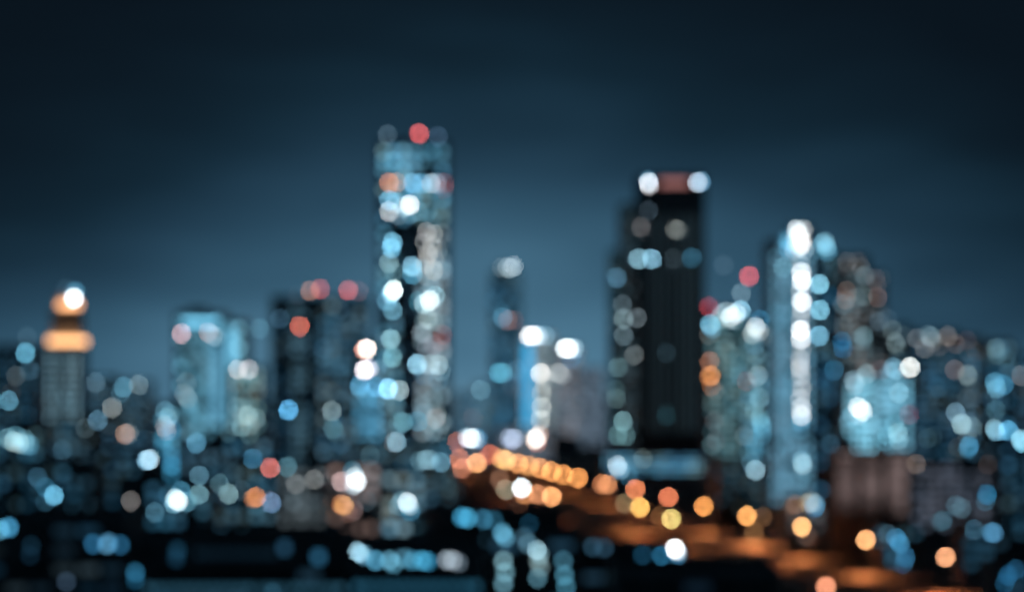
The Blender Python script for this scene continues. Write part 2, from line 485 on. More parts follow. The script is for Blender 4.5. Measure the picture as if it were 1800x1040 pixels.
# stepped balconies that bite into the carved slot
for k, (x0, x1, y) in enumerate([(706, 716, 452), (706, 720, 520), (722, 732, 505), (706, 714, 592), (724, 732, 575), (706, 719, 640), (718, 732, 625), (706, 723, 700), (724, 732, 690), (712, 732, 735)]):
    p0 = t.hit(x0, y, -t.depth / 2); p1 = t.hit(x1, y + 16, -t.depth / 2)
    link('balcony', boxes('balcony', [(p0.x + 0.02, p1.x - 0.02, -t.depth / 2 + 0.6, -t.depth / 2 + 4.49, p1.z, p0.z)], MAT['steel']), t.root)
for r in [(681, 237, (62, 82, 95)), (737, 235, (196, 88, 90)), (770, 240, (50, 72, 92))]: t.lamp(*r, 5.0, 'b')
lamps(t, [(r_[0], r_[1], tuple(min(255, v_ * (1.12 if r_[2][0] < 1.15 * r_[2][2] else 1.0)) for v_ in r_[2])) for r_ in [(684, 321, (225, 150, 118)), (697, 321, (190, 150, 128)), (726, 322, (110, 170, 205)), (758, 322, (165, 195, 212)), (768, 322, (150, 175, 195)), (781, 322, (165, 112, 112)), (780, 332, (120, 100, 110)), (742, 322, (95, 160, 195)),
          (684, 352, (110, 178, 212)), (697, 356, (130, 190, 215)), (720, 360, (225, 240, 245)), (710, 364, (160, 195, 210)), (684, 372, (175, 185, 190)), (700, 378, (120, 150, 165)), (722, 376, (110, 170, 195)), (735, 372, (90, 140, 160)), (752, 372, (80, 130, 150)),
          (690, 426, (120, 185, 212)), (688, 436, (110, 180, 212)), (684, 462, (110, 142, 150)), (692, 478, (92, 130, 140)), (724, 468, (125, 180, 205)), (725, 482, (70, 130, 155)),
          (692, 510, (205, 232, 242)), (688, 516, (150, 200, 225)), (680, 530, (110, 175, 205)), (690, 545, (95, 145, 165)), (687, 596, (110, 150, 160)), (690, 628, (95, 140, 150)), (702, 686, (140, 165, 172)), (682, 683, (130, 190, 222)),
          (755, 528, (215, 232, 235)), (745, 534, (170, 205, 215)), (765, 520, (130, 170, 182)), (735, 530, (90, 150, 170)), (752, 560, (165, 185, 188)), (762, 565, (130, 155, 160)), (745, 565, (110, 140, 150)),
          (750, 408, (160, 165, 168)), (762, 412, (150, 160, 162)), (745, 425, (140, 150, 155)), (760, 432, (175, 180, 180)), (752, 446, (180, 185, 185)), (764, 455, (150, 160, 165)), (748, 462, (160, 168, 170)), (762, 475, (165, 172, 172)), (770, 440, (110, 130, 140)), (750, 485, (130, 145, 150)),
          (762, 606, (130, 130, 140)), (750, 612, (105, 115, 125)), (778, 588, (165, 112, 105)), (776, 600, (120, 105, 110)),
          (733, 640, (130, 175, 195)), (756, 640, (150, 175, 185)), (771, 641, (160, 185, 192)), (775, 652, (120, 155, 170)), (745, 660, (70, 110, 130)), (770, 668, (90, 130, 150)), (762, 700, (90, 120, 130)),
          (766, 735, (170, 172, 175)), (768, 728, (120, 140, 145)), (755, 745, (110, 135, 142)), (735, 740, (80, 130, 150)), (708, 742, (90, 140, 155)), (700, 742, (75, 120, 135)), (772, 758, (95, 115, 122))]])
t.windows(top, (82, 126, 146), pw=4.2, ph=3.9, lit=0.85, ztop=2.5, tints=COOL)
t.windows(lw, (80, 112, 126), pw=4.2, ph=3.9, lit=0.7, zmin=24, tints=COOL, spread=0.8)
t.windows(rw, (122, 142, 152), pw=4.2, ph=3.9, lit=0.75, zmin=24, tints=[(0.9, 1, 1.02), (1.05, 1, 0.98), (0.8, 1, 1.08)], spread=0.9)
t.windows(core, (16, 30, 40), pw=3, ph=3.9, lit=0.2, zmin=24)
t.windows(top, (80, 120, 140), side=1, pw=4.5, ph=3.9, lit=0.7); t.windows(rw, (80, 110, 125), side=1, pw=4.5, ph=3.9, lit=0.6, zmin=40)
t.windows(top, (40, 70, 85), side=-1, pw=4.5, ph=3.9, lit=0.5)
t.hut(top, 0.35, 0.75, 1.2, 'steel')

# --- small blue block in front of the tall tower
t = thing('blue_block', 'small saturated blue block left of the tall tower with white lamps on top', 'building', 645, 900, 16)
a = t.block('shaft', 622, 672, 668, 'steel')
b = t.block('lantern', 630, 664, 600, 'steel', yb=668, dy=2, dep=8)
lamps(t, [(645, 613, (250, 235, 228)), (639, 614, (215, 140, 112)), (640, 650, (238, 225, 228)), (648, 648, (190, 195, 210)), (662, 648, (110, 165, 200)), (632, 677, (90, 175, 220)), (633, 682, (100, 160, 190)), (660, 680, (90, 160, 200))])
t.windows(a, (72, 134, 166), pw=3.2, ph=3.6, lit=0.9, zmin=20)

# --- slim dark tower
t = thing('slim_tower', 'slim dark tower with a pale floodlit cap between the two largest towers', 'tower', 888, 2000, 28)
a = t.block('shaft', 862, 917, 478, 'dark')
b = t.block('cap', 874, 908, 464, 'concrete', yb=478, dy=3, dep=20)
lamps(t, [(882, 470, (120, 138, 145)), (892, 470, (130, 148, 155)), (903, 468, (168, 182, 188)), (898, 471, (120, 140, 150)), (884, 558, (98, 165, 200)), (882, 548, (50, 95, 118)), (893, 563, (130, 105, 105)), (904, 563, (128, 92, 92)), (876, 655, (70, 145, 172)), (884, 655, (85, 150, 172)), (900, 680, (62, 80, 95)), (908, 650, (60, 95, 115))])
t.windows(a, (42, 72, 90), pw=3.6, ph=3.8, lit=0.4, zmin=20, tints=COOL)
t.windows(a, (60, 90, 110), side=1, pw=4, ph=3.8, lit=0.4, zmin=20)

# --- cyan stripe building
t = thing('blue_strip_tower', 'tower with a vivid blue light strip and white crown lamps', 'tower', 950, 2200, 34)
a = t.block('shaft', 915, 975, 585, 'grey')
b = t.block('side_wing', 977, 1022, 606, 'grey', dy=2, dep=28)
lamps(t, [(930, 590, (250, 250, 252)), (938, 590, (235, 242, 248)), (946, 590, (190, 215, 232)), (958, 590, (150, 205, 232)), (993, 612, (240, 248, 252)), (1001, 612, (240, 248, 252)), (1009, 612, (180, 220, 240)), (1004, 630, (60, 140, 185)),
          (950, 656, (215, 215, 212)), (960, 658, (170, 175, 178)), (982, 655, (165, 172, 175)), (988, 660, (135, 145, 150)), (952, 690, (170, 178, 176)), (952, 715, (165, 172, 172)), (950, 738, (160, 168, 168)), (955, 672, (140, 150, 152))])
o = ring_lamp(t, 921, 935, 600, 765, 0.0, (14, 150, 204), 'light_strip', 6, dep=1.5)
for o in [c_ for c_ in t.root.children if c_.name.startswith('light_strip')]: o['glow'] = random.uniform(0.85, 1.25)
t.windows(a, (110, 126, 138), pw=3.6, ph=3.7, lit=0.8, zmin=22, tints=TEAL)
t.windows(b, (92, 104, 120), pw=3.6, ph=3.7, lit=0.8, zmin=22, tints=TEAL)

t = thing('grey_block', 'plain grey block right of the vivid blue strip tower', 'building', 1022, 2300, 40)
a = t.block('shaft', 980, 1062, 646, 'grey'); t.windows(a, (82, 98, 112), pw=4, ph=3.8, lit=0.8, zmin=10, tints=[(1.05, 0.98, 1), (0.95, 1, 1.03)])
t.lamp(1010, 740, (120, 112, 122))

# --- big dark ribbed tower
t = thing('ribbed_tower', 'broad black ribbed tower with a dull red crown band between two white lamps', 'skyscraper', 1160, 1500, 46)
a = t.block('shaft', 1122, 1240, 308, 'dark', dep=44)
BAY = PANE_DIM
b = t.block('shoulder', 1090, 1121, 358, 'dark', dy=2, dep=28)
c = t.block('lower_shoulder', 1072, 1089, 440, 'dark', dy=4, dep=22)
for k in range(9):
    x = 1126 + 12.9 * k + 4
    p0 = t.hit(x - 1.6, 342, -t.depth / 2); p1 = t.hit(x + 1.6, 795, -t.depth / 2)
    link('rib', boxes('rib', [(p0.x, p1.x, -t.depth / 2 - 0.7, -t.depth / 2 - 0.0, p1.z, p0.z)], MAT['grey']), t.root)
    if k: link('glazing_glow_bay', BAY, t.root, (p0.x - (p1.x - p0.x) * 1.5, -t.depth / 2 - 0.02, (p0.z + p1.z) / 2), 0, (2.0, 1, p0.z - p1.z))
ring_lamp(t, 1160, 1210, 316, 326, 0.0, (112, 74, 72), 'crown_light', 4, dep=2)
lamps(t, [(1140, 322, (215, 222, 228)), (1142, 326, (170, 168, 172)), (1140, 317, (80, 135, 165)), (1226, 321, (190, 205, 218)), (1232, 320, (90, 140, 170)),
          (1128, 399, (105, 104, 106)), (1130, 406, (70, 76, 80)), (1183, 402, (125, 128, 125)), (1190, 404, (130, 138, 135)), (1195, 406, (75, 90, 92)), (1140, 370, (48, 62, 72)),
          (1122, 455, (100, 138, 152)), (1146, 455, (112, 160, 182)), (1183, 454, (62, 78, 86)), (1182, 466, (36, 46, 54)), (1216, 453, (36, 74, 92)),
          (1084, 488, (60, 95, 115)), (1094, 535, (66, 82, 90)), (1096, 560, (88, 108, 114)), (1120, 558, (76, 88, 94)), (1096, 590, (72, 90, 98)), (1115, 623, (104, 114, 116)), (1113, 626, (70, 80, 84)),
          (1086, 645, (70, 96, 102)), (1083, 700, (82, 108, 112)), (1082, 685, (60, 86, 92)), (1095, 740, (88, 122, 128)), (1086, 765, (86, 126, 132)), (1100, 765, (84, 120, 126)),
          (1171, 620, (30, 46, 54)), (1170, 732, (34, 68, 76)), (1170, 725, (26, 52, 60))])
t.windows(b, (34, 46, 54), pw=3.4, ph=3.8, lit=0.45, zmin=24, tints=TEAL)
t.windows(c, (36, 54, 62), pw=3, ph=3.8, lit=0.45, zmin=24, tints=TEAL)
for o in [c_ for c_ in t.root.children if c_.name.startswith('glazing_glow_bay')]:
    o.color = (0.45, 0.8, 1, 1); o['glow'] = random.uniform(0.02, 0.05)  # faint glow added to the bays in place of ambient light on the face
t.windows(a, (58, 92, 114), side=1, pw=5, ph=3.9, lit=0.6, zmin=24)

# --- podium in front of the ribbed tower
t = thing('podium_hall', 'long low podium with blue lit windows below the black ribbed tower', 'podium', 1160, 1420, 40)
a = t.block('hall', 1062, 1256, 796, 'grey')
lamps(t, [(1085, 818, (200, 222, 235)), (1090, 825, (120, 170, 195)), (1130, 806, (110, 135, 142)), (1105, 835, (66, 128, 158))])
t.windows(a, (74, 116, 138), pw=4.2, ph=3.6, lit=0.75, zmin=8, tints=COOL)

# --- teal tower with bright crown
t = thing('lit_crown_block', 'teal apartment tower with blazing white rooftop lamps and two red beacons', 'tower', 1300, 1150, 26)
a = t.block('left_shaft', 1243, 1307, 540, 'grey')
b = t.block('right_shaft', 1309, 1354, 556, 'pale', dy=1, dep=22)
lamps(t, [(1268, 552, (150, 205, 228)), (1276, 548, (200, 225, 232)), (1285, 556, (225, 238, 240)), (1294, 550, (215, 232, 238)), (1302, 545, (140, 200, 225)), (1282, 560, (190, 215, 222)), (1290, 562, (150, 185, 195)),
          (1248, 570, (120, 190, 220)), (1252, 577, (100, 170, 200)), (1246, 588, (110, 120, 122)), (1328, 575, (215, 232, 236)), (1334, 582, (190, 215, 225)), (1322, 586, (190, 215, 222)), (1342, 590, (130, 165, 178)), (1336, 562, (70, 150, 190)),
          (1250, 660, (235, 160, 105)), (1246, 662, (170, 120, 92)), (1250, 678, (180, 125, 98)), (1247, 635, (150, 112, 100)), (1256, 685, (110, 120, 122)),
          (1332, 660, (130, 165, 178)), (1312, 670, (140, 112, 105)), (1300, 660, (80, 125, 142)), (1338, 745, (110, 185, 215)), (1340, 752, (90, 165, 195)), (1336, 735, (120, 185, 205)), (1340, 765, (80, 150, 180)), (1308, 765, (90, 115, 122)), (1335, 700, (110, 160, 178)),
          (1256, 740, (88, 98, 104)), (1258, 775, (84, 94, 100)), (1282, 620, (86, 110, 112)), (1275, 600, (80, 105, 110)), (1330, 625, (95, 140, 158))])
t.lamp(1246, 540, (196, 78, 88), 5.0, 'b'); t.lamp(1317, 485, (205, 98, 104), 5.0, 'b'); t.lamp(1303, 515, (110, 140, 155), 5.0, 'b'); t.lamp(1272, 466, (72, 98, 115), 6, 'b')
t.windows(a, (66, 100, 112), pw=3.6, ph=3.6, lit=0.65, zmin=20, tints=TEAL, spread=0.9)
t.windows(b, (92, 142, 162), pw=3.4, ph=3.6, lit=0.8, zmin=20, tints=COOL, spread=0.8)

# --- pale tower with the string of lamps
t = thing('lamp_strip_tower', 'pale blue tower with a vertical string of white lamps and blazing crown', 'skyscraper', 1410, 900, 24)
a = t.block('shaft', 1354, 1430, 420, 'pale')
b = t.block('dark_flank', 1432, 1470, 440, 'steel', dy=2, dep=20)
c = t.block('crown', 1388, 1432, 398, 'pale', yb=420, dy=2, dep=14)
lamps(t, [(1392, 428, (120, 200, 238)), (1386, 436, (100, 185, 228)), (1398, 420, (215, 240, 250)), (1405, 412, (240, 248, 250)), (1410, 424, (255, 255, 255)), (1404, 434, (250, 252, 255)), (1412, 404, (200, 205, 205)), (1414, 438, (190, 225, 240)), (1396, 440, (190, 225, 245)),
          (1384, 424, (110, 190, 228)), (1400, 404, (225, 238, 244)), (1410, 430, (255, 255, 255)), (1446, 428, (130, 205, 235)), (1453, 434, (140, 205, 230)), (1440, 440, (110, 190, 225)), (1455, 442, (90, 170, 205)), (1376, 470, (95, 145, 165))])
t.lamp(1450, 426, (150, 212, 236), 8, 'b'); t.lamp(1380, 421, (90, 170, 210), 7, 'b')
ys = [464, 479, 494, 511, 530, 545, 562, 580, 596, 612, 631, 647, 662, 682, 700, 716, 730]
for i, y in enumerate(ys):
    k = random.uniform(0.82, 1.08) * (1.0 if y < 640 else 0.93)
    t.lamp(1408 + random.uniform(-1.5, 1.5), y, tuple(v * k for v in ((218, 230, 238) if i % 3 else (198, 214, 224))), 6.5)
lamps(t, [(1408, 742, (90, 160, 195)), (1408, 755, (70, 125, 150)), (1409, 810, (140, 200, 225)), (1411, 816, (180, 215, 228)), (1409, 826, (90, 135, 155)), (1440, 500, (110, 170, 192)), (1441, 545, (105, 165, 188)), (1440, 590, (95, 150, 175)), (1470 - 4, 650, (40, 90, 118))])
t.windows(a, (84, 126, 148), pw=3.6, ph=3.7, lit=0.9, zmin=10, tints=[(0.85, 1, 1.03), (1, 1, 1)], spread=0.25)
t.windows(b, (36, 66, 84), pw=3.6, ph=3.7, lit=0.55, zmin=10, tints=COOL)

# --- brownish tower behind
t = thing('brown_lit_tower', 'dim stepped tower with faint brownish windows right of the lamp string', 'tower', 1530, 1250, 26)
a = t.block('tall_shaft', 1474, 1528, 448, 'dark')
b = t.block('mid_shaft', 1530, 1556, 478, 'dark', dy=1, dep=20)
c = t.block('low_shaft', 1558, 1600, 570, 'dark', dy=2, dep=18)
lamps(t, [(1489, 460, (98, 104, 108)), (1488, 468, (70, 76, 82)), (1513, 470, (86, 92, 96)), (1539, 490, (96, 88, 90)), (1541, 498, (78, 78, 84)), (1488, 512, (118, 104, 100)), (1487, 526, (122, 110, 106)), (1517, 520, (84, 100, 104)), (1543, 522, (100, 88, 88)),
          (1492, 568, (80, 84, 86)), (1518, 590, (98, 128, 138)), (1518, 598, (80, 105, 115)), (1545, 565, (70, 90, 104)), (1560, 560, (66, 88, 102)), (1568, 580, (80, 98, 104)), (1574, 602, (104, 124, 130)), (1590, 590, (70, 90, 102)), (1480, 600, (40, 104, 140)), (1482, 612, (36, 100, 140)), (1576, 608, (80, 100, 105))])
t.windows(a, (70, 80, 88), pw=4.4, ph=4, lit=0.5, zmin=20, tints=TEAL, spread=0.9)
t.windows(b, (66, 74, 82), pw=4, ph=4, lit=0.5, zmin=20, tints=TEAL, spread=0.9)
t.windows(c, (50, 72, 86), pw=4, ph=4, lit=0.5, zmin=20, tints=TEAL, spread=0.9)

# --- bright blue-white block
t = thing('bright_block', 'glaring blue-white block with lamps along its roof edge at right', 'office block', 1550, 1000, 24)
a = t.block('left_hall', 1486, 1540, 652, 'pale')
b = t.block('right_hall', 1541, 1602, 640, 'pale', dy=1, dep=22)
lamps(t, [(1500, 668, (155, 205, 228)), (1502, 676, (170, 212, 230)), (1523, 657, (140, 180, 195)), (1548, 650, (120, 120, 128)), (1570, 646, (130, 195, 225)), (1575, 650, (140, 200, 225)), (1600, 645, (210, 235, 242)), (1596, 648, (215, 185, 160)),
          (1508, 715, (235, 248, 252)), (1516, 722, (225, 242, 250)), (1510, 728, (190, 225, 240)), (1498, 730, (130, 195, 222)), (1492, 735, (120, 185, 212)), (1560, 765, (120, 195, 222)), (1578, 760, (160, 218, 235)), (1580, 772, (150, 205, 225)), (1572, 745, (110, 180, 205)), (1556, 775, (100, 165, 190)), (1598, 728, (150, 100, 115)), (1490, 745, (100, 140, 155)), (1580, 690, (130, 180, 200))])
t.windows(a, (124, 186, 210), pw=3.6, ph=3.5, lit=0.9, zmin=22, spread=0.4, tints=[(0.85, 1, 1.02), (1, 1, 1)])
t.windows(b, (112, 172, 198), pw=3.6, ph=3.5, lit=0.9, zmin=22, spread=0.4, tints=[(0.85, 1, 1.02), (1, 1, 1)])

# --- dark block w/ brown top lights
t = thing('brown_roof_block', 'dark block with a row of dim brownish lamps along its roofline', 'apartment block', 1660, 1100, 24)
a = t.block('shaft', 1606, 1690, 582, 'dark')
b = t.block('stair_tower', 1692, 1728, 590, 'steel', dy=1, dep=20)
lamps(t, [(1636, 582 + 10, (120, 148, 160)), (1632, 588, (90, 120, 132)), (1612, 595, (80, 90, 98)), (1666, 590, (98, 98, 100)), (1625, 612, (100, 104, 106)), (1650, 608, (104, 106, 108)), (1680, 604, (92, 88, 90)), (1700, 598, (84, 84, 88)), (1716, 618, (104, 112, 116)), (1640, 600, (90, 98, 102)),
          (1678, 650, (98, 92, 96)), (1700, 658, (130, 150, 156)), (1702, 662, (105, 130, 138)), (1680, 725, (88, 120, 138)), (1690, 745, (120, 150, 158)), (1710, 750, (98, 128, 138)), (1704, 783, (72, 140, 178)), (1702, 788, (70, 130, 160)), (1684, 785, (70, 80, 86)), (1630, 770, (52, 80, 92)), (1640, 766, (48, 74, 86))])
t.windows(a, (36, 58, 72), pw=4.4, ph=3.9, lit=0.5, zmin=20, tints=COOL)
t.windows(b, (70, 98, 116), pw=3.4, ph=3.9, lit=0.7, zmin=20, tints=COOL)

t = thing('edge_tower', 'dark tower at right edge with a column of blue windows', 'tower', 1768, 980, 22)
a = t.block('shaft', 1734, 1782, 598, 'dark'); b = t.block('side_block', 1784, 1830, 622, 'dark', dy=1, dep=18)
lamps(t, [(1750, 612, (96, 128, 138)), (1752, 622, (78, 112, 124)), (1768, 628, (60, 100, 118)), (1748, 672, (96, 170, 205)), (1752, 682, (110, 172, 198)), (1764, 676, (74, 150, 190)), (1748, 754, (140, 185, 202)), (1752, 758, (100, 165, 195)), (1772, 756, (80, 150, 185)), (1794, 772, (150, 205, 225)), (1798, 778, (110, 190, 220)), (1750, 720, (60, 96, 110)), (1795, 660, (88, 92, 96))])
t.windows(a, (44, 74, 92), pw=3.8, ph=3.8, lit=0.55, zmin=20, tints=COOL, spread=0.8); t.windows(b, (36, 54, 66), pw=3.8, ph=3.8, lit=0.5, zmin=20, tints=COOL)

# ------------------------------------------------------------------ low town
GF = 'dark roofs in the foreground'
GL = 'low blocks of the town below the towers'
def low(name, label, cat, x0, x1, yt, D, depth, m, avg=None, rows=(), lit=0.5, pw=3.8, ph=3.4, tanks=(), hut=None, zmin=4, yaw=0, tints=COOL, spread=0.45, group=GL, sides=()):
    t = Thing(name, label, cat, (x0 + x1) / 2, D, depth, group, yaw)
    b = t.block('wall', x0, x1, yt, m)
    for r in rows: t.lamp(*(tuple(r) + (9.0,) if group == GF and len(r) == 3 and max(r[2]) < 200 else r))
    if avg: avg = tuple(v * (0.72 if group == GF else 0.94) for v in avg)
    if group == GF: t.windows(b, avg, pw=5.5, ph=4.2, fw=0.96, fh=0.4, lit=0.2, zmin=zmin, spread=spread, tints=tints)
    elif avg: t.windows(b, avg, pw=pw, ph=ph, lit=lit, zmin=zmin, tints=tints, spread=spread)
    for s in sides: t.windows(b, avg, pw=pw, ph=ph, lit=lit, zmin=zmin, tints=tints, spread=spread, side=s)
    for k in tanks: t.tank(b, k)
    if hut: t.hut(b, *hut)
    return t, b

low('dark_tower_block', 'dark block cut by the left edge below a faint lamp ring', 'building', -25, 60, 606, 1000, 18, 'dark', (26, 46, 58),
    [(45, 620, (78, 138, 162)), (48, 592, (70, 96, 108)), (15, 704, (90, 150, 175)), (28, 660, (60, 72, 78)), (52, 650, (44, 72, 88)), (20, 690, (62, 62, 62))], 0.35, zmin=22)
low('lit_shop_block', 'low block at left edge with a broad pale cyan lit storey', 'building', -30, 74, 748, 820, 20, 'grey', (44, 76, 92),
    [(14, 770, (130, 185, 200)), (24, 776, (190, 225, 230)), (34, 778, (190, 225, 230)), (44, 780, (130, 190, 210)), (52, 782, (90, 160, 190)), (28, 766, (110, 180, 205)), (44, 772, (130, 190, 210))], 0.6, zmin=10)
low('tower_podium', 'dim podium block at the foot of the orange crowned tower', 'building', 70, 168, 742, 930, 20, 'grey', (44, 66, 78), [(150, 752, (70, 90, 98)), (110, 790, (50, 80, 96))], 0.6, zmin=10)
low('orange_lamp_block', 'low block with one bright orange lamp near the orange crowned tower', 'building', 150, 202, 706, 980, 16, 'concrete', (44, 64, 76),
    [(163, 758, (255, 205, 160)), (163, 766, (130, 120, 118)), (197, 716, (110, 120, 122)), (172, 738, (70, 105, 125))], 0.5, zmin=10)
low('faint_ring_block', 'dim block with grey lamp rings left of the light blue twin block', 'building', 204, 262, 668, 1300, 20, 'steel', (46, 72, 88),
    [(217, 680, (85, 140, 165)), (212, 690, (62, 104, 124)), (244, 676, (94, 114, 122)), (220, 762, (205, 165, 145)), (227, 762, (120, 140, 148)), (212, 764, (105, 100, 100))], 0.5, zmin=2)
low('pink_lamp_block', 'far low block with a pinkish lamp just right of the stepped tower', 'building', 142, 200, 660, 1500, 20, 'steel', (48, 74, 90), [(150, 668, (110, 100, 112)), (168, 672, (76, 104, 120))], 0.5, zmin=2)
low('glowing_blue_house', 'small block glowing light blue below the light blue twin block', 'building', 276, 312, 706, 830, 12, 'pale', (90, 165, 198),
    [(290, 722, (120, 190, 220)), (295, 735, (150, 210, 232)), (290, 748, (175, 185, 195)), (293, 756, (170, 165, 170)), (300, 728, (110, 185, 215))], 0.85, zmin=18)
low('street_front_block', 'grey-blue block with scattered dim windows below the light blue twin block', 'building', 318, 476, 768, 790, 18, 'grey', (42, 66, 80),
    [(345, 778, (70, 120, 145)), (420, 803, (98, 165, 205)), (444, 806, (60, 118, 150)), (384, 824, (110, 165, 195)), (380, 829, (86, 140, 170)), (350, 836, (84, 128, 148))], 0.5, zmin=6, tanks=(0.2, 0.8))
low('blue_lamp_house', 'dark low block with one bright blue-white lamp at left', 'building', 168, 282, 790, 740, 16, 'concrete', (22, 42, 54),
    [(258, 808, (130, 185, 215)), (263, 807, (175, 210, 225)), (307, 0 + 830, (62, 104, 124))][:2], 0.4, zmin=6, tanks=(0.3,))
low('shaded_block', 'dark low block with faint blue windows at the left edge', 'building', -30, 166, 812, 700, 18, 'concrete', (24, 46, 58),
    [(95, 870, (92, 160, 190)), (80, 882, (56, 104, 128)), (66, 838, (40, 72, 90)), (80, 856, (36, 84, 108))], 0.4, zmin=4, tanks=(0.2, 0.6))
low('floodlit_yard_block', 'low block with a blazing white lamp and blue rings, lower left', 'building', 210, 372, 840, 660, 16, 'concrete', (38, 66, 80),
    [(308, 876, (215, 242, 248)), (313, 880, (235, 248, 252)), (306, 884, (130, 195, 222)), (328, 882, (100, 165, 190)), (318, 862, (80, 150, 182)), (250, 902, (100, 165, 195)), (246, 905, (84, 140, 165)), (230, 880, (104, 106, 108)), (272, 900, (60, 98, 116)), (295, 868, (64, 120, 150)), (350, 868, (90, 130, 142))], 0.5, zmin=4, tanks=(0.75,))
low('red_lamp_block', 'low block with one salmon red lamp and an orange lamp, lower left', 'building', 374, 486, 812, 690, 16, 'concrete', (42, 66, 78),
    [(475, 822, (190, 108, 104)), (450, 873, (225, 140, 80)), (445, 875, (150, 98, 66)), (477, 883, (105, 150, 190)), (474, 880, (98, 96, 108)), (402, 868, (100, 130, 136)), (385, 850, (74, 110, 122)), (425, 862, (56, 80, 92))], 0.5, zmin=4, hut=(0.3, 0.55, 2.0))
low('grey_hall', 'long pale grey hall with a faint grid of windows, left of centre', 'building', 488, 574, 816, 640, 16, 'pale', (64, 76, 82), [(505, 820, (74, 110, 122)), (520, 850, (98, 104, 106)), (552, 842, (104, 108, 108))], 0.8, zmin=12, pw=2.6, ph=2.6, spread=0.8, tints=[(1, 1, 1), (1.1, 1, 0.95)], tanks=(0.6,))  # close-set pane glow stands in for light on the concrete wall
low('warm_shop_block', 'block with a blazing white lamp over an orange lamp, left of centre', 'building', 576, 668, 808, 660, 16, 'pale', (96, 92, 94),
    [(624, 838, (220, 236, 242)), (628, 846, (235, 244, 248)), (622, 852, (190, 215, 225)), (620, 828, (110, 165, 190)), (600, 846, (165, 142, 142)), (605, 888, (255, 190, 120)), (622, 896, (165, 140, 140)), (600, 885, (180, 122, 90)), (612, 900, (130, 98, 90)), (645, 880, (80, 92, 100))], 0.8, zmin=8, tints=[(1.1, 1, 0.95), (1.3, 0.95, 0.8), (1, 1, 1)])
low('white_lamp_house', 'grey block with a bright round white lamp, right of the warm lit block', 'building', 670, 748, 822, 680, 14, 'pale', (82, 106, 116),
    [(716, 882, (225, 240, 245)), (720, 888, (190, 220, 230)), (700, 888, (110, 170, 195)), (706, 880, (120, 165, 182)), (722, 898, (80, 150, 182)), (700, 905, (40, 88, 108))], 0.85, zmin=10)
low('pale_ring_block', 'dim block with overlapping pale rings at the foot of the tallest tower', 'building', 620, 800, 768, 860, 16, 'grey', (44, 68, 80),
    [(697, 776, (130, 178, 200)), (692, 777, (110, 112, 112)), (738, 810, (98, 140, 156)), (748, 808, (120, 160, 175)), (755, 808, (110, 150, 165)), (775, 812, (84, 128, 148)), (650, 800, (56, 84, 96))], 0.55, zmin=12, tanks=(0.3,))
low('amber_ring_block', 'low dark block with one brown amber lamp left of the avenue lamps', 'building', 752, 812, 836, 900, 14, 'concrete', (30, 44, 52),
    [(769, 845, (165, 105, 62)), (776, 855, (60, 56, 56))], 0.4, zmin=4)
low('signal_block', 'low block with white floodlights standing above the left end of the avenue lamps', 'building', 786, 862, 758, 1965, 20, 'grey', (62, 78, 92),
    [(822, 769, (190, 225, 245)), (828, 770, (245, 252, 255)), (834, 771, (200, 230, 245)), (840, 771, (90, 175, 225)), (803, 776, (215, 125, 100)), (798, 772, (120, 98, 100)), (845, 790, (90, 80, 84))], 0.7, zmin=2)
low('lilac_lamp_block', 'low block with pale lilac and dazzling white lamps below the blue strip tower', 'building', 876, 972, 752, 1965, 20, 'grey', (92, 98, 108),
    [(895, 770, (165, 180, 205)), (904, 771, (180, 195, 220)), (899, 772, (130, 150, 180)), (943, 770, (255, 255, 255)), (940, 772, (255, 240, 225)), (948, 764, (240, 190, 165)), (944, 778, (210, 140, 115))], 0.8, zmin=2)
low('far_grey_block', 'far hazy grey block between the tallest and the slim dark tower', 'building', 796, 858, 690, 2400, 30, 'grey', (70, 98, 116), [(845, 700, (96, 140, 160)), (832, 735, (110, 100, 108))], 0.8, zmin=2)
low('ring_lamp_block', 'narrow far block with one blue ring lamp beside the slim dark tower', 'building', 833, 857, 672, 2300, 20, 'steel', (76, 112, 132), [(845, 685, (100, 146, 166))], 0.8, zmin=2)
low('service_block', 'dark low block with a pair of bright ring lamps right of the podium', 'building', 1258, 1376, 806, 930, 16, 'dark', (30, 46, 54),
    [(1328, 826, (140, 180, 196)), (1350, 832, (175, 210, 225)), (1353, 834, (110, 190, 220)), (1320, 812, (60, 100, 120)), (1345, 815, (50, 76, 90))], 0.4, zmin=6)
low('corner_shop', 'small shop with mingled orange and blue lamps at the foot of the lamp string tower', 'shop', 1384, 1450, 866, 770, 12, 'pale', (70, 66, 68),
    [(1420, 884, (185, 165, 130)), (1428, 884, (170, 195, 205)), (1434, 886, (110, 180, 215)), (1426, 880, (150, 150, 140)), (1398, 886, (130, 100, 84)), (1392, 890, (90, 74, 66)), (1432, 892, (60, 140, 190))], 0.6, zmin=3)
low('red_sign_house', 'small dark house with one dull red lamp beside the avenue', 'house', 1326, 1362, 856, 960, 10, 'concrete', (36, 34, 38), [(1341, 870, (110, 44, 52)), (1352, 885, (60, 66, 78))], 0.4, zmin=3)

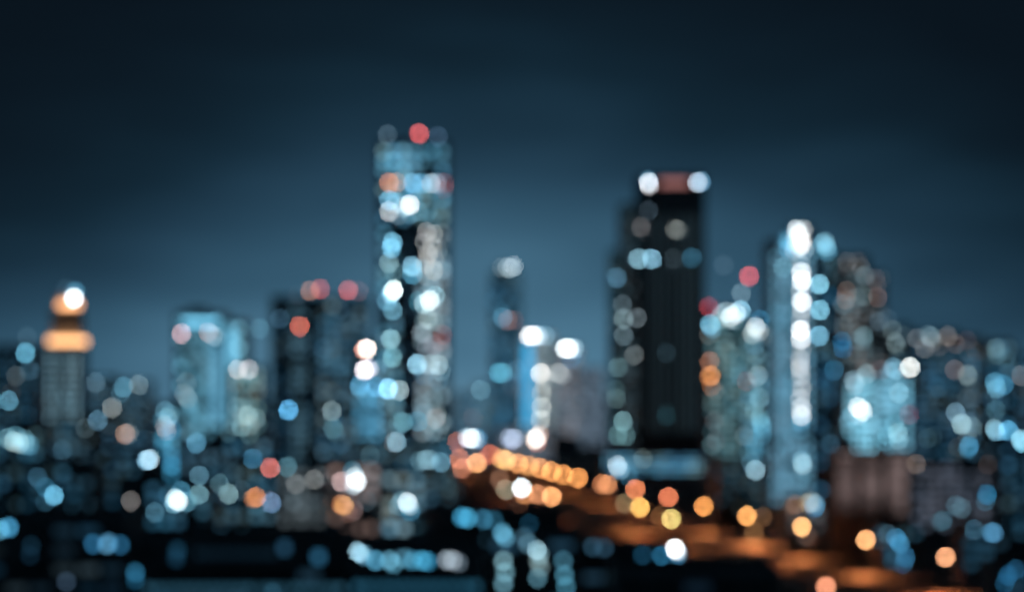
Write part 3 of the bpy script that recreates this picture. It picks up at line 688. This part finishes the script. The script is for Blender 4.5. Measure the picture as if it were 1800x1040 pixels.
# brown louvred block: every louvre its own slat
t, b = low('louvred_block', 'brown block faced with horizontal louvres, right of the avenue', 'building', 1462, 1602, 792, 740, 20, 'brown', None, [])
n = 15
for k in range(n):
    z = 12.5 + k * (b['z1'] - 14.0) / n
    link('louvre', boxes('louvre', [(b['x0'] + 0.6, b['x1'] - 4.6, b['yf'] - 0.45, b['yf'], z, z + 0.5)], MAT['brown']), t.root)
t.windows(b, (84, 72, 71), pw=9, ph=(b['z1'] - 14.0) / n, fw=0.9, fh=0.42, lit=1.0, zmin=13.3, ztop=0.6, spread=0.4)  # glowing panes added between the slats in place of street light on the brick
t.tank(b, 0.3)
t, b = low('grey_flats', 'grey block of flats with rows of dark windows at right', 'apartment block', 1600, 1756, 806, 790, 18, 'grey', (58, 64, 74),
    [(1735, 868, (48, 118, 158)), (1732, 880, (60, 96, 116)), (1680, 888, (72, 104, 120)), (1690, 893, (80, 108, 122)), (1658, 914, (62, 98, 116)), (1652, 916, (60, 86, 98)), (1736, 810 + 6, (76, 70, 72)), (1602 + 8, 815, (100, 90, 86))], 0.75, pw=3.4, ph=2.9, zmin=6, tints=[(1.05, 1, 1), (0.95, 1, 1.05)], tanks=(0.25, 0.7))
low('edge_flats', 'dark teal block at the right edge beside the grey flats', 'building', 1758, 1830, 800, 760, 16, 'steel', (30, 54, 68), [(1746 + 20, 930, (40, 90, 118))], 0.5, zmin=5)
low('ring_lamp_house', 'low dark house with a pair of blue ring lamps below the grey flats', 'house', 1690, 1775, 915, 640, 12, 'concrete', (22, 42, 54), [(1742, 935, (72, 130, 165)), (1748, 936, (62, 110, 142)), (1712, 930, (44, 76, 94))], 0.4, zmin=3)
low('blue_garage', 'low block with a clump of dull blue lamps right of the avenue', 'building', 1536, 1622, 918, 690, 12, 'concrete', (34, 60, 74),
    [(1575, 945, (56, 130, 172)), (1582, 954, (62, 128, 165)), (1560, 938, (72, 108, 128)), (1550, 950, (66, 86, 100)), (1592, 978, (50, 110, 148)), (1588, 990, (44, 92, 122)), (1568, 985, (40, 70, 86))], 0.5, zmin=3)
low('corner_house', 'dark house at the lower right corner with dim blue windows', 'house', 1744, 1830, 985, 500, 12, 'concrete', (16, 34, 46), [(1772, 1010, (34, 96, 136)), (1766, 1024, (30, 80, 112)), (1786, 1000, (30, 76, 106))], 0.3, zmin=3)

# ------------------------------------------------------------------ dark roofs in the foreground
low('near_roof_block', 'black foreground roof at lower left with a few blue rings', 'building', -40, 224, 902, 500, 24, 'concrete', (8, 18, 26),
    [(16, 926, (64, 140, 180)), (0, 930, (84, 150, 180)), (188, 956, (80, 138, 172)), (192, 952, (60, 110, 142)), (164, 955, (28, 74, 104)), (212, 957, (26, 70, 98)), (117, 1022, (34, 48, 62)), (55, 958, (14, 36, 50), 9), (53, 975, (12, 32, 46), 9)], 0.3, group=GF, zmin=6, tanks=(0.12, 0.62), hut=(0.3, 0.5, 1.6))
low('near_long_block', 'long black foreground block with a dim blue window band, lower left', 'building', 226, 612, 936, 470, 26, 'concrete', (14, 28, 38),
    [(312, 966, (22, 56, 76), 14), (310, 980, (20, 50, 70), 14), (238, 1005, (40, 100, 132)), (238, 1018, (24, 70, 96), 9), (500, 962, (22, 48, 66), 16), (560, 978, (26, 62, 84), 16), (480, 1040, (50, 96, 120))] + [(x_, 1034, (26, 54, 68), 12) for x_ in range(262, 610, 16)] + [(x_, 972, (12, 26, 36), 13) for x_ in range(350, 480, 16)], 0.5, group=GF, zmin=6, tanks=(0.3, 0.9), hut=(0.5, 0.65, 1.8))
low('near_band_block', 'dark foreground block with a row of blue and white lit windows', 'building', 614, 850, 950, 450, 22, 'concrete', (24, 46, 60),
    [(628, 968, (160, 205, 225)), (633, 972, (150, 200, 222)), (640, 975, (90, 145, 172)), (660, 984, (60, 118, 145)), (685, 984, (90, 148, 172)), (692, 990, (70, 128, 152)), (710, 980, (78, 132, 155)), (725, 984, (66, 138, 170)), (742, 984, (66, 148, 182)), (752, 986, (50, 128, 165)), (785, 983, (130, 146, 158)), (796, 984, (150, 162, 172)), (806, 988, (100, 118, 132)), ] + [(x_, 1030, (26, 62, 80), 12) for x_ in range(628, 840, 16)], 0.6, group=GF, zmin=6, tanks=(0.5,))
t, b = low('near_bright_columns', 'dark foreground block with pale lit stairwells, centre bottom', 'building', 858, 1016, 928, 480, 16, 'concrete', (26, 46, 58),
    [(883, 936, (84, 152, 182)), (888, 944, (80, 136, 160)), (922, 944, (66, 104, 124)), (928, 955, (74, 112, 130)), (944, 966, (150, 190, 205)), (948, 974, (120, 160, 172)), (946, 985, (120, 145, 148)), (950, 996, (110, 138, 144)), (885, 985, (88, 122, 132)), (888, 1005, (80, 118, 130)), (885, 1025, (74, 112, 126)), (990, 985, (46, 84, 100)), (992, 1010, (54, 100, 118)), (995, 1030, (50, 96, 114)), (945, 1015, (60, 96, 110))], 0.45, group=GF, zmin=5)
low('near_low_hall', 'low black hall with a soft blue lamp below the avenue lamps', 'hall', 776, 990, 893, 640, 14, 'concrete', (18, 40, 52),
    [(812, 908, (56, 138, 176)), (822, 910, (66, 150, 186)), (850, 912, (44, 96, 122)), (868, 914, (36, 82, 104)), (930, 922, (22, 62, 84))], 0.5, group=GF, zmin=4)
low('near_black_roof', 'flat black foreground roof left of the avenue, bottom centre right', 'building', 1080, 1372, 992, 400, 22, 'concrete', (4, 8, 14), [], 0.15, group=GF, zmin=5)
low('near_dim_house', 'dark house with faint blue windows between the centre columns and the avenue', 'house', 1018, 1150, 952, 560, 14, 'concrete', (14, 32, 44),
    [(1042, 950 + 10, (30, 56, 72)), (1062, 962, (30, 54, 70)), (1130, 975, (24, 68, 94)), (1118, 985, (18, 50, 70))], 0.4, group=GF, zmin=4)
low('floodlight_kiosk', 'small kiosk with a blazing blue-white lamp left of the avenue', 'kiosk', 1152, 1208, 948, 600, 8, 'concrete', (20, 50, 66),
    [(1186, 963, (250, 252, 255)), (1190, 968, (225, 240, 248)), (1192, 974, (80, 170, 220)), (1163, 978, (42, 112, 150)), (1192, 982, (40, 100, 135))], 0.5, group=GF, zmin=2)

# ------------------------------------------------------------------ far skyline
FARS = [(440, 480, 700, 'far dim block showing left of the dark slab block'), (160, 290, 738, 'far low belt block behind the orange lamp block'),
        (1040, 1075, 700, 'far dim block showing left of the black ribbed tower'), (640, 668, 720, 'far dim block just left of the tallest tower'),
        (1590, 1640, 690, 'far dim block behind the dark block with brownish roof lamps'), (1720, 1760, 670, 'far dim block between the two right-hand dark towers'),
        (-30, 70, 700, 'far dim block behind the left edge block'), (250, 310, 722, 'far low block left of the light blue twin block')]
for i, (x0, x1, y, lb) in enumerate(FARS):
    low('distant_block', lb, 'building', x0, x1, y, 2600 + 130 * i, 40, 'grey', (52, 76, 92), [], 0.7, pw=6, ph=5, group='far blocks on the skyline', zmin=2, tints=COOL)

# ------------------------------------------------------------------ street lamps along the avenue
POLE = tube_mesh('pole', [(0.16, 0.0), (0.15, 0.6), (0.11, 0.62), (0.07, 9.7)], MAT['metal'], 10)
def street_lamp(px, py, colour, label, size=5.5, power=None, inner=1):
    p = at_height(px, py, 10.0)
    r = bpy.data.objects.new('street_lamp', None); COL.objects.link(r)
    # which way the road lies
    j = min(range(len(CL)), key=lambda i: (CL[i] - Vector((p.x, p.y, 0))).length)
    d = (CL[j] - Vector((p.x, p.y, 0))); d.z = 0; d.normalize()
    arm = 3.0
    r.location = (p.x - d.x * arm, p.y - d.y * arm, 0.0)
    r.rotation_euler = (0, 0, math.atan2(d.y, d.x))
    r['label'] = label; r['category'] = 'street lamp'; r['group'] = 'street lamps along the avenue'
    link('pole', POLE, r)
    link('arm', ARM, r)
    w = max(0.9, size / FPX * p.y)
    h = link('lamp_head', GLOBE, r, (arm, 0, 10.0), 0, (w, w, w * 0.9))
    set_glow(h, colour, math.pi / 4 * (w / p.y * FPX) ** 2 * 0.9, px, py, (0.02, 0.012, 0.008))
    link('lamp_hood', HOOD, h, (0, 0, 0.46))
    power = power or (36000.0 if p.y < 900 else 17000.0)
    if power:
        ld = bpy.data.lights.new('lamp_light', 'SPOT'); ld.energy = power
        ld.spot_size = math.radians(140); ld.spot_blend = 0.9; ld.shadow_soft_size = 0.4
        c = lin(colour); c = (1.0, 0.29, 0.09) if colour[0] > colour[2] else (0.7, 0.85, 1.0)
        ld.color = c
        lo = bpy.data.objects.new('lamp_light', ld); COL.objects.link(lo); lo.parent = r
        lo.location = (arm, 0, 10.0 - w * 0.5 - 0.15)
ARM = boxes('arm', [(-0.05, 3.0, -0.05, 0.05, 9.6, 9.7)], MAT['metal'])
HOOD = tube_mesh('hood', [(0.30, -0.12), (0.34, 0.02), (0.12, 0.14), (0.05, 0.2)], MAT['metal'], 10)
OR = (240, 165, 98)
LAMPS = [
    (1662, 978, (235, 165, 120), 'orange street lamp nearest the lower right corner'),
    (1522, 948, (250, 180, 120), 'orange street lamp standing before the brown louvred block'),
    (1409, 925, (255, 190, 122), 'bright orange street lamp below the pale lamp string tower'),
    (1313, 906, (248, 170, 98), 'bright orange street lamp second right of the road bend'),
    (1237, 889, (232, 150, 82), 'lone orange street lamp below the podium end'),
    (1175, 873, (225, 125, 88), 'salmon street lamp above the yellow-green street lamp'),
    (1117, 859, (225, 130, 88), 'salmon street lamp just below the podium'),
    (1068, 851, (235, 155, 105), 'orange street lamp right of the close lamp row, overlapping its twin'),
    (1058, 850, (205, 130, 88), 'orange street lamp left half of the overlapping pair'),
    (1016, 839, (218, 142, 80), 'amber street lamp at the right end of the close lamp row'),
    (991, 834, (218, 142, 80), 'amber street lamp second from the right end of the close lamp row'),
    (969, 828, (220, 145, 85), 'amber street lamp third from the right end of the close lamp row'),
    (949, 822, (228, 152, 92), 'amber street lamp fourth from the right end of the close lamp row'),
    (930, 818, (230, 160, 98), 'amber street lamp fifth from the right end of the close lamp row'),
    (911, 814, (225, 150, 92), 'amber street lamp sixth from the right end of the close lamp row'),
    (890, 808, (245, 190, 120), 'pale yellow street lamp in the brightest pair of the close row'),
    (882, 806, (240, 180, 110), 'yellow street lamp left in the brightest pair of the close row'),
    (862, 798, (205, 105, 78), 'reddish street lamp at the top of the close lamp row'),
    (838, 813, (235, 165, 110), 'orange street lamp left of the reddish one'),
    (808, 806, (210, 128, 100), 'pinkish orange street lamp, upper one at the left end of the row'),
    (812, 822, (200, 125, 98), 'pinkish orange street lamp, lower one at the left end of the row'),
    (1452, 1030, (235, 150, 115), 'salmon street lamp cut by the bottom edge'),
    (1180, 911, (205, 185, 112), 'yellow-green street lamp left of the bright road'),
    (1160, 906, (105, 70, 42), 'faint brown street lamp beside the yellow-green one'),
    (1125, 891, (245, 185, 100), 'bright yellow street lamp below the salmon ones'),
    (1098, 884, (110, 95, 70), 'dim olive street lamp left of the bright yellow one'),
    (970, 872, (242, 165, 108), 'orange street lamp at the right of the lower short row'),
    (945, 868, (190, 125, 88), 'dull orange street lamp in the middle of the lower short row'),
    (922, 868, (225, 150, 98), 'orange street lamp under the blue-white lamp of the lower row'),
    (917, 857, (235, 245, 252), 'blue-white street lamp of the lower short row'),
    (889, 860, (122, 116, 98), 'dim grey street lamp at the left of the lower short row'),
    (912, 884, (110, 72, 55), 'faint brown street lamp below the lower short row'),
    (878, 842, (110, 78, 62), 'faint brown street lamp between the two lamp rows'),
    (1341, 908, (88, 62, 42), 'faint brown ring street lamp touching a bright orange one'),
    (1325, 936, (112, 78, 50), 'dim amber street lamp below the bright orange one, over the road'),
]
for a_ in LAMPS: street_lamp(*a_)

balance_lamps()
